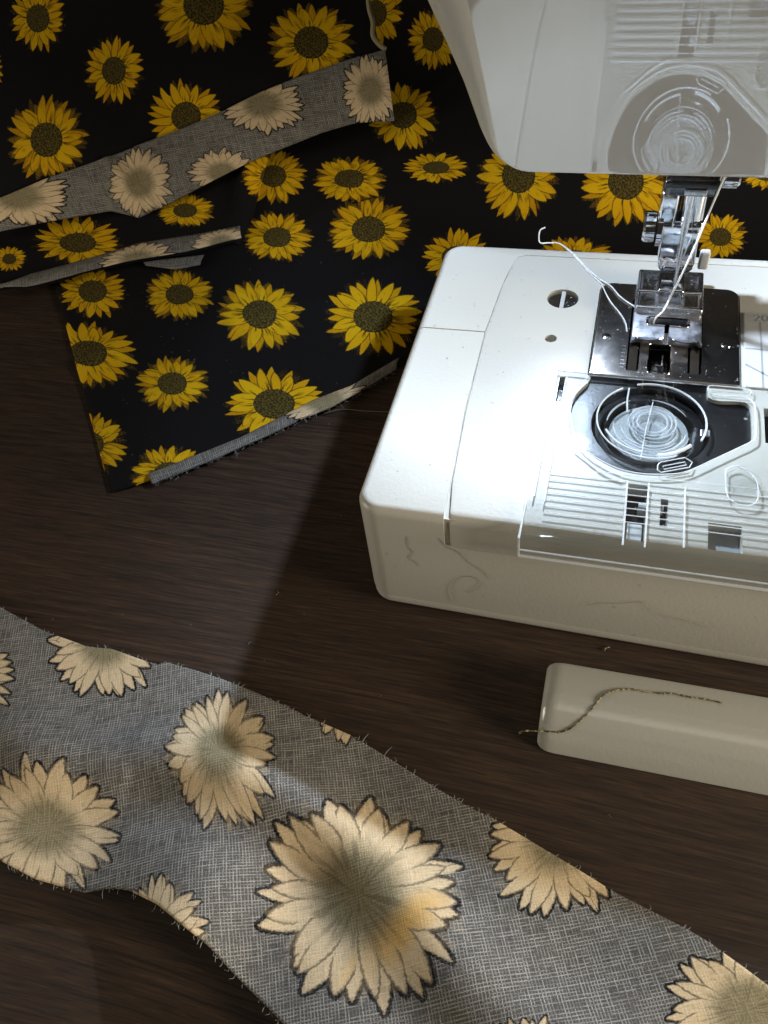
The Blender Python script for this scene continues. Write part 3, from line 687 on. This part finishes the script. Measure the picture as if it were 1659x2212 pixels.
g = [un(*c5(45, 865), 5.0), un(*c5(80, 848), 7.0)] + [unsurf(*c5(x, y), barz, .35) for x, y in ((200, 851), (260, 855), (310, 857), (380, 830), (440, 785), (500, 725), (530, 690), (570, 640), (620, 600), (700, 580), (780, 578), (860, 592), (950, 604), (1050, 606), (1150, 628), (1250, 641), (1360, 665))]
strand('thread_scrap', g, .22, M['gold'], 'gold and black thread scrap curving over the off-white bar', 'thread', twist=.6)
strand('thread_scrap', [un(*c5(x, y), .5) for x, y in ((598, 330), (608, 312), (634, 305))], .16, M['gold'], 'tiny gold thread snip on the table between bar and machine', 'thread', twist=.6)

# fibres clinging to the front of the bed
def on_front(u, v):
    y = Y0
    for _ in range(12): p = uny(u, v, y); y = front_y(p[0], p[2]) - .06
    return p
for pts, lab in (([c4(*p) for p in ((355, 1765), (360, 1820), (387, 1850), (367, 1885), (400, 1905), (432, 1930))], 'short kinked dark fibre nearest the left corner of the bed front'),
                 ([c4(*p) for p in ((535, 1775), (580, 1820), (650, 1855), (710, 1910), (790, 1960), (832, 2005))], 'long slanting dark fibre below the groove on the bed front'),
                 ([c4(*p) for p in ((615, 2130), (600, 2090), (605, 2040), (650, 1995), (720, 1990), (775, 2020), (740, 2060), (690, 2080))], 'pale looped fibre low on the bed front'),
                 ([(1265, 1308), (1275, 1306), (1290, 1303)] + [c5(*p) for p in ((600, 20), (690, 22), (840, 12), (890, 40), (940, 80), (1020, 110), (1150, 140), (1300, 185))], 'long wavy dark fibre on the bed front above the bar')):
    strand('fibre', [on_front(u, v) for u, v in pts], (.045), M['hair'], lab, 'fibre', n=5, group='fibres on the bed front')

# ------------------------------------------------------------------ cloth
def cloth_patch(name, grid, uv, flowers, mat, parent=None, thick=.35):
    """grid: (nv, nu, 3) points in mm; uv: (nv, nu, 2) mm on the cloth; flowers: (px, py, half width, half height, turn)"""
    nv, nu = grid.shape[:2]; pix = pr(grid)
    idx = np.arange(nv * nu).reshape(nv, nu)
    quads = np.stack([idx[:-1, :-1], idx[:-1, 1:], idx[1:, 1:], idx[1:, :-1]], -1).reshape(-1, 4)
    fc = uv.reshape(-1, 2)[quads].mean(1)
    best = np.full(len(quads), 1e9); bl = np.full((len(quads), 4, 2), 3.0); bs = np.zeros(len(quads))
    for k, (cx, cyy, a_, b_, turn, *sd) in enumerate(flowers):
        d2 = ((pix - (cx, cyy)) ** 2).sum(-1); j, i = np.unravel_index(d2.argmin(), d2.shape)
        j0, j1 = max(j - 3, 0), min(j + 3, nv - 1); i0, i1 = max(i - 3, 0), min(i + 3, nu - 1)
        U = uv[j0:j1 + 1, i0:i1 + 1].reshape(-1, 2); Q = pix[j0:j1 + 1, i0:i1 + 1].reshape(-1, 2)
        A = np.c_[U, np.ones(len(U))]; S = np.linalg.lstsq(A, Q, rcond=None)[0]; J = S[:2].T
        uv0 = uv[j, i] + np.linalg.solve(J, np.array([cx, cyy]) - pix[j, i])
        T = np.diag([1 / a_, -1 / b_]) @ J
        ca, sa = math.cos(turn), math.sin(turn); T = np.array([[ca, -sa], [sa, ca]]) @ T
        r_ = np.linalg.norm((fc - uv0) @ T.T, axis=1); better = r_ < best
        loc = (uv.reshape(-1, 2)[quads] - uv0) @ T.T
        bl[better] = loc[better]; bs[better] = (sd[0] if sd else k * 1.37 + .5); best[better] = r_[better]
    me = bpy.data.meshes.new(name); me.from_pydata((grid.reshape(-1, 3) * MM).tolist(), [], quads.tolist()); me.update()
    L1 = me.uv_layers.new(name='flower'); L1.data.foreach_set('uv', bl.reshape(-1).astype(np.float32))
    L2 = me.uv_layers.new(name='seed'); L2.data.foreach_set('uv', np.repeat(np.c_[bs, bs * 0], 4, 0).reshape(-1).astype(np.float32))
    L3 = me.uv_layers.new(name='cloth'); L3.data.foreach_set('uv', uv.reshape(-1, 2)[quads].reshape(-1).astype(np.float32))
    me.materials.append(mat); me.polygons.foreach_set('use_smooth', [True] * len(me.polygons))
    o = bpy.data.objects.new(name, me); col.objects.link(o)
    if parent: o.parent = parent
    if thick:
        md = o.modifiers.new('thickness', 'SOLIDIFY'); md.thickness = thick * MM; md.offset = -1
    return o
def resample(P, n):
    P = np.array(P, float); d = np.r_[0, np.cumsum(np.linalg.norm(np.diff(P, axis=0), axis=1))]
    s = np.linspace(0, d[-1], n); return np.stack([np.interp(s, d, P[:, k]) for k in range(P.shape[1])], 1)
def ruled(A, B, n, m_):
    A = resample(A, n); B = resample(B, n); t_ = np.linspace(0, 1, m_)[:, None, None]
    return A[None] * (1 - t_) + B[None] * t_
def smooth_noise(x, y, s, seed=0):
    return (np.sin(x / s + seed) * np.cos(y / s * 1.31 + seed * 2.1) + .6 * np.sin(x / s * .53 - y / s * .71 + seed * 1.7) + .35 * np.sin(x / s * 1.9 + y / s * 1.43 + seed * .6)) / 1.95
def sstep(x, a, b):
    t_ = np.clip((x - a) / (b - a), 0, 1); return t_ * t_ * (3 - 2 * t_)

# bottom layer: flat on the table at the front, climbing gently towards the back
def z1(x, y):
    back = np.maximum(0, y - 55.0)
    w_ = 1.1 * np.exp(-((x * .55 - y * .84 + 130 + 6 * np.sin(x / 19)) / 6.0) ** 2) + .8 * np.exp(-((x * .3 + y * .95 + 25 + 5 * np.sin(x / 14)) / 5.0) ** 2) + .9 * np.exp(-((x * .8 - y * .6 + 190 + 4 * np.sin(y / 12)) / 5.0) ** 2)
    w_ = w_ * sstep(x * .6 + y, -170, -120) * (1 - sstep(x, -118, -98))
    return .9 + w_ + .34 * back * sstep(y, 55, 140) + (.8 + .8 * sstep(y, 30, 90)) * (1 + smooth_noise(x, y, 21.0, 1.0)) * sstep(x * .6 + y, -185, -120) * (1 - sstep(x, -112, -92) * (1 - sstep(y, 40, 60)))
front = np.array([un(238, 1064, .8), un(300, 1046, 1), un(420, 1000, 1), un(520, 962, 1), un(620, 920, 1), un(720, 872, 1), un(800, 830, .8), un(860, 792, .6), [-60, 40, .6], [-10, 46, .6], [60, 48, .6], [150, 50, .6]])
leftdir = un(120, 618, 1) - un(238, 1064, 1)
back = np.array([un(238, 1064, 1) + leftdir * 3.4, [-330, 330, 0], [-200, 340, 0], [-60, 340, 0], [60, 330, 0], [200, 320, 0]])
G = ruled(front, back, 150, 150)
t_ = np.linspace(0, 1, 150)
G[..., 2] = z1(G[..., 0], G[..., 1])
UV = G[..., :2].copy(); UV[..., 1] += .06 * np.maximum(0, UV[..., 1] - 55)
fl1 = [(200, 628, 82, 60, .2), (388, 637, 80, 58, 0), (560, 675, 97, 78, .3), (806, 684, 112, 90, .1), (190, 762, 108, 72, .4), (372, 828, 85, 64, 0), (592, 872, 118, 84, .2), (190, 960, 90, 76, .1), (368, 1022, 95, 62, 0),
       (598, 512, 80, 58, .3), (796, 496, 96, 74, .1), (754, 386, 84, 54, 0), (985, 556, 82, 62, .5), (942, 362, 76, 36, .2), (870, 248, 80, 78, .1), (812, 28, 62, 76, 0), (935, 85, 60, 70, .3), (1120, 380, 95, 95, .2), (1352, 392, 102, 102, 0), (1655, 378, 60, 32, .3), (1556, 512, 62, 52, .2), (1240, 560, 90, 50, .2), (590, 380, 75, 62, .6)]
c_low = empty('cloth', (0, 0, 0), 'black sunflower cloth spread flat on the table and under the machine', 'cloth', 'sunflower cloths')
cloth_patch('cloth_sheet', G, UV, fl1, M['cloth'], c_low)
# turned-over hem along its front edge
def hem(name, top_px, bot_px, lift, parent, flowers, surf, n=80, m_=9, extra=0.0, bulge=1.2):
    A = np.array([unsurf(u, v, surf, lift) for u, v in bot_px]); B = np.array([unsurf(u, v, surf, lift) for u, v in top_px])
    g_ = ruled(A, B, n, m_); s_ = np.linspace(0, 1, m_)[:, None]
    g_[..., 2] += bulge * np.sin(np.pi * np.clip(s_ * .85 + .15, 0, 1)) * (1 + .35 * smooth_noise(g_[..., 0], g_[..., 1], 6.0, 3.0)) + extra * smooth_noise(g_[..., 0], g_[..., 1], 16.0, 2.0)
    ax = resample(A, n); d = np.r_[0, np.cumsum(np.linalg.norm(np.diff(ax, axis=0), axis=1))]
    wd = np.linalg.norm(B.mean(0) - A.mean(0)); uv_ = np.stack([np.broadcast_to(d[None], (m_, n)), np.broadcast_to(s_ * wd, (m_, n))], -1)
    return cloth_patch(name, g_, uv_, flowers, M['cloth_back'], parent)
h1 = hem('turned_hem', [(318, 1024), (420, 984), (520, 944), (600, 903), (680, 862), (760, 832), (862, 772)], [(330, 1048), (420, 1012), (500, 978), (590, 938), (650, 908), (720, 880), (792, 840), (856, 800)], .5, c_low,
         [(705, 868, 110, 60, .2), (200, 1010, 60, 60, 0)], z1)

def fray(edge, inner_dir, parent, count, seed, mat):
    rn = random.Random(seed); fm = MB()
    for k in range(count):
        i = rn.randrange(1, len(edge) - 1); p = edge[i]; al = edge[i + 1] - edge[i - 1]; al = al / np.linalg.norm(al); out = np.cross(al, [0, 0, 1.]) * inner_dir
        L = rn.uniform(.4, 1.6) * (2.5 if rn.random() < .08 else 1)
        fm.tube([p - out * .5, p + out * L * .5 + al * rn.uniform(-.5, .5), p + out * L + al * rn.uniform(-1.4, 1.4) + np.array([0, 0, rn.uniform(-.2, .4)])], [.08, .07, .03], 4)
    o = fm.build('frayed_edge', mat, parent); o['kind'] = 'stuff'
M['fray'] = thread_mat('frayed_grey_cotton', (.36, .35, .33))
fray(resample([unsurf(u, v, z1, .7) for u, v in ((330, 1048), (420, 1012), (500, 978), (590, 938), (650, 908), (720, 880), (792, 840), (850, 803))], 90), 1, c_low, 90, 4, M['fray'])
rn = random.Random(21); lc = MB()
for k in range(70):
    p = unsurf(rn.uniform(150, 860), rn.uniform(560, 1000), z1, .42); a_ = rn.uniform(0, 6.28); L = rn.uniform(.2, .6) * (2 if rn.random() < .15 else 1)
    if p[0] * .6 + p[1] < -165 or p[0] > -95: continue
    lc.tube([p, p + np.array([L * math.cos(a_), L * math.sin(a_), .04]), p + 1.5 * L * np.array([math.cos(a_ + .6), math.sin(a_ + .6), 0])], [.03, .05, .02], 4)
o = lc.build('cloth_lint', M['fray'], c_low); o['kind'] = 'stuff'

# middle layer
z2 = lambda x, y: z1(x, y) + 5.0 + 2.0 * smooth_noise(x, y, 26.0, 2.0)
hem_bot = [(-40, 640), (8, 622), (60, 622), (140, 602), (210, 582), (300, 562), (400, 547), (480, 527), (522, 517)]
up_edge = [(-60, 430), (60, 410), (150, 400), (250, 390), (340, 370), (420, 340), (480, 310), (530, 280), (575, 330)]
A = np.array([unsurf(u, v, z2, -1.0) for u, v in hem_bot]); B = np.array([unsurf(u, v, z2, 0) for u, v in up_edge])
G = ruled(A, B, 110, 70); s_ = np.linspace(0, 1, 70)[:, None]
G[..., 2] = z2(G[..., 0], G[..., 1]) - 1.5 * (1 - s_) ** 3
sl_ = np.linspace(0, 1, 110)[None]; re = sstep(sl_, .965, 1.0); G[..., 2] += 4.5 * np.exp(-((sl_ - .945) / .022) ** 2) * sstep(s_, .15, .5) - re * 3.6
c_mid = empty('cloth', (0, 0, 0), 'folded black sunflower cloth in the middle of the pile, thin cream hem at its front', 'cloth', 'sunflower cloths')
cloth_patch('cloth_sheet', G, G[..., :2].copy(), [(168, 525, 105, 56, .2), (400, 455, 68, 40, 0), (590, 380, 75, 62, .6, 22 * 1.37 + .5), (20, 560, 40, 30, 0)], M['cloth'], c_mid)
hem('turned_hem', [(-40, 618), (10, 612), (70, 590), (140, 572), (212, 552), (300, 524), (420, 506), (518, 487)], hem_bot, .8, c_mid, [(300, 562, 92, 48, .4), (480, 528, 70, 50, .1)], lambda x, y: z2(x, y) - 1.0, bulge=1.6)
hem('under_edge', [(310, 566), (350, 560), (440, 550)], [(315, 574), (380, 582), (432, 572)], 0.2, c_mid, [(900, 600, 20, 20, 0)], lambda x, y: z1(x, y) + 2.5, bulge=.4)

# top layer: steep face of the pile with a broad turned-up band at its foot
Lb = [(-60, 512), (0, 501), (100, 480), (240, 456), (300, 471), (365, 441), (450, 396), (540, 350), (700, 286), (770, 266), (852, 262)]
Lt = [(-60, 450), (0, 427), (100, 386), (268, 327), (300, 312), (380, 282), (480, 240), (560, 200), (640, 167), (760, 126), (832, 107)]
PA = unsurf(0, 501, z2, 6.0); PB = unsurf(850, 262, z1, 7.0)
e1 = PB - PA; e1 /= np.linalg.norm(e1); hor = np.cross(e1, [0, 0, 1.]); hor /= np.linalg.norm(hor)
if hor[1] < 0: hor = -hor
TILT = math.radians(58); e2 = hor * math.cos(TILT) + np.array([0, 0, 1.]) * math.sin(TILT); nrm = np.cross(e1, e2)
def on_plane(px_list, off=0.0): return np.array([unplane(u, v, PA - nrm * off * np.sign(nrm[1]), nrm) for u, v in px_list])
top_edge = [(-90, -90), (0, -90), (120, -90), (250, -90), (380, -90), (500, -90), (620, -90), (700, -90), (760, -90), (790, -40), (797, 0)]
A = on_plane(Lb); B = on_plane(top_edge[:-2] + [(780, -90)])
n_, m_ = 120, 100
G = ruled(A, B, n_, m_)
# right edge follows the photograph: from the band's end up to the picture's top
q1 = (G - PA) @ e1; q2 = (G - PA) @ e2
bul = 3.0 * smooth_noise(q1, q2, 30.0, 4.0) * sstep(q2 - q2.min(), 8, 45)
G = G - (nrm * np.sign(nrm[1]))[None, None] * bul[..., None]
c_top = empty('cloth', (0, 0, 0), 'black sunflower cloth on top of the pile with broad grey wrong-side band', 'cloth', 'sunflower cloths')
q1 = (G - PA) @ e1; q2 = (G - PA) @ e2
cloth_patch('cloth_sheet', G, np.stack([q1, q2], -1), [(82, 40, 66, 80, .3), (440, 12, 116, 112, .1), (672, 92, 98, 92, 0), (246, 153, 68, 80, .2), (402, 252, 84, 84, .1), (100, 302, 92, 98, .3), (-40, 150, 50, 60, 0), (600, -120, 80, 80, .2)], M['cloth'], c_top)
A = on_plane(Lb, 1.0); B = on_plane(Lt, 2.2); n_, m_ = 130, 30
G = ruled(A, B, n_, m_); s_ = np.linspace(0, 1, m_)[:, None]
q1 = (G - PA) @ e1; q2 = (G - PA) @ e2
bul = 2.2 * np.sin(np.pi * np.clip(s_ * .9 + .1, 0, 1)) + 1.0 * smooth_noise(q1, q2, 18.0, 5.0)
cre = np.exp(-((q1 - ((unplane(285, 400, PA, nrm) - PA) @ e1) + (q2 - 12) * .55) / 2.2) ** 2) * 2.4
G = G - (nrm * np.sign(nrm[1]))[None, None] * (bul + cre)[..., None]
cloth_patch('turned_band', G, np.stack([q1, q2], -1), [(40, 425, 118, 70, .2), (302, 396, 78, 80, 0), (480, 372, 80, 52, .2), (566, 226, 96, 66, .1), (800, 195, 68, 82, .4)], M['cloth_back'], c_top)
ed = [unplane(u, v, PA, nrm) for u, v in ((834, 108), (820, 98), (806, 78), (806, 50), (798, 20), (794, -20), (790, -60))]
nn_ = -nrm * np.sign(nrm[1])
MB().tube(spline([p + nn_ * 1.0 for p in ed], 5), 1.1, 8).build('rolled_edge', M['cloth_back'], c_top)

# the strip lying wrong side up in the foreground
up_px = [(-140, 1240), (0, 1312), (60, 1345), (95, 1364), (190, 1398), (242, 1403), (300, 1424), (345, 1438), (352, 1430), (420, 1448), (480, 1468), (560, 1500), (680, 1556), (760, 1590), (850, 1645), (940, 1702), (1015, 1746), (1060, 1766), (1150, 1820), (1250, 1880), (1330, 1930), (1400, 1966), (1480, 2006), (1530, 2036), (1600, 2086), (1659, 2130), (1800, 2230)]
lo_px = [(-140, 1790), (0, 1859), (75, 1899), (145, 1919), (185, 1929), (240, 1919), (280, 1924), (340, 1954), (400, 2004), (450, 2044), (500, 2099), (550, 2149), (600, 2199), (680, 2280), (760, 2360), (900, 2480), (1150, 2700)]
A = resample(up_px, 240); B = resample(lo_px, 240); n_, m_ = 240, 90
S_ = np.linspace(0, 1, n_); Tt = np.linspace(0, 1, m_)
G = np.zeros((m_, n_, 3))
def zlow(s): return 3.0 + 9.0 * np.exp(-((s - .36) / .085) ** 2) + 6.0 * sstep(s, .45, .7) + 3.0 * np.exp(-((s - .1) / .08) ** 2)
for i in range(n_):
    za = 1.2 + .8 * math.sin(S_[i] * 23) ; zb = zlow(S_[i])
    a3 = un(*A[i], za); b3 = un(*B[i], zb)
    G[:, i] = a3[None] * (1 - Tt[:, None]) + b3[None] * Tt[:, None]
d_al = np.r_[0, np.cumsum(np.linalg.norm(np.diff(G[m_ // 2, :, :2], axis=0), axis=1))]
UV = G[..., :2].copy()
Sg, Tg = np.meshgrid(S_, Tt)
fold = .46 + .10 * np.sin(Sg * 9 + .8)
G[..., 2] += 5.0 * np.exp(-((Tg - fold) / .13) ** 2) * sstep(Sg, .0, .15) - 2.0 * np.exp(-((Tg - fold - .26) / .12) ** 2) + 1.0 * smooth_noise(G[..., 0], G[..., 1], 14.0, 7.0) * np.sin(np.pi * Tg)
G[..., 2] = np.maximum(G[..., 2], .5)
ca, sa = math.cos(-.42), math.sin(-.42); UV = np.stack([UV[..., 0] * ca - UV[..., 1] * sa, UV[..., 0] * sa + UV[..., 1] * ca], -1)
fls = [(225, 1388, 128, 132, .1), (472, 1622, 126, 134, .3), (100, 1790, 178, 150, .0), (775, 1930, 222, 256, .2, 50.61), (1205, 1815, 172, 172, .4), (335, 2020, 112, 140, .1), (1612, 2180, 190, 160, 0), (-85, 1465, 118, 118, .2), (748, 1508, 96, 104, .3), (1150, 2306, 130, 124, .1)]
strip = empty('cloth_strip', (0, 0, 0), 'grey wrong-side-up sunflower cloth strip across the foreground', 'cloth strip')
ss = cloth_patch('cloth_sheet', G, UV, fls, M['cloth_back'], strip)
# frayed threads along both cut edges
rnd = random.Random(11); fr = MB()
for edge, sgn in ((0, -1), (m_ - 1, 1)):
    for k in range(95):
        i = rnd.randrange(8, n_ - 8); p = G[edge, i]; inn = G[edge - sgn * 3 if edge else 3, i]; o_ = p - inn; o_ /= np.linalg.norm(o_)
        al = G[edge, i + 1] - G[edge, i - 1]; al /= np.linalg.norm(al); L = rnd.uniform(.4, 1.5) * (2.2 if rnd.random() < .06 else 1)
        q = [p - o_ * .6, p + o_ * L * .5 + al * rnd.uniform(-.3, .3), p + o_ * L + al * rnd.uniform(-.9, .9) + np.array([0, 0, rnd.uniform(-.3, .5)])]
        q = [np.array([x, y, max(z, .25)]) for x, y, z in q]
        fr.tube(q, [.08, .07, .03], 4)
fo = fr.build('frayed_edge', thread_mat('frayed_cotton', (.34, .33, .30)), strip); fo['kind'] = 'stuff'
lt_ = [un(*p, 1.0) for p in ((700, 893), (740, 884), (790, 888), (845, 890))]
MB().tube(spline(lt_, 6), .16, 5).build('loose_thread', M['hair'], c_low)

# lint specks on the table
rnd = random.Random(8); lt2 = MB()
for k in range(45):
    x = rnd.uniform(-230, 30); y = rnd.uniform(-215, 20)
    if x > -84 and y > -99: continue
    a_ = rnd.uniform(0, 6.28); L = rnd.uniform(.2, .7) * (2.5 if rnd.random() < .12 else 1)
    lt2.tube([(x, y, .1), (x + L * math.cos(a_), y + L * math.sin(a_), .16), (x + 1.5 * L * math.cos(a_ + .6), y + 1.5 * L * math.sin(a_ + .6), .1)], [.04, .06, .03], 4)
tag(lt2.build('lint', thread_mat('pale_lint', (.30, .27, .23))), 'tiny pale lint specks scattered over the dark table', 'lint', kind='stuff')
# lint and dust specks on the bed
rnd = random.Random(3); li = MB()
for k in range(70):
    x = rnd.uniform(-76, 30); y = rnd.uniform(-90, 34)
    if -34 < x < 30 and y < -29: z = CZ1 + .02
    elif -22 < x < 22.2 and y < 17.8: z = NPT + .02
    else: z = HB + .07
    a_ = rnd.uniform(0, 6.28); L = rnd.uniform(.15, .5) * (2.2 if rnd.random() < .1 else 1)
    li.tube([(x, y, z), (x + L * math.cos(a_), y + L * math.sin(a_), z + .05), (x + 1.4 * L * math.cos(a_ + .5), y + 1.4 * L * math.sin(a_ + .5), z)], [.05, .07, .03], 4)
tag(li.build('lint', thread_mat('lint_grey', (.45, .44, .42))), 'tiny grey lint specks scattered over the lit bed', 'lint', kind='stuff')

# each thing's Empty stands at the thing's base
bpy.context.view_layer.update()
for root in (sm, bob, c_low, c_mid, c_top, strip):
    pts = [c_.matrix_world @ Vector(b_) for c_ in root.children_recursive if c_.type == 'MESH' for b_ in c_.bound_box]
    L = Vector((sum(p.x for p in pts) / len(pts), sum(p.y for p in pts) / len(pts), min(p.z for p in pts)))
    root.location = L
    for c_ in root.children: c_.matrix_parent_inverse = Matrix.Translation(-L)
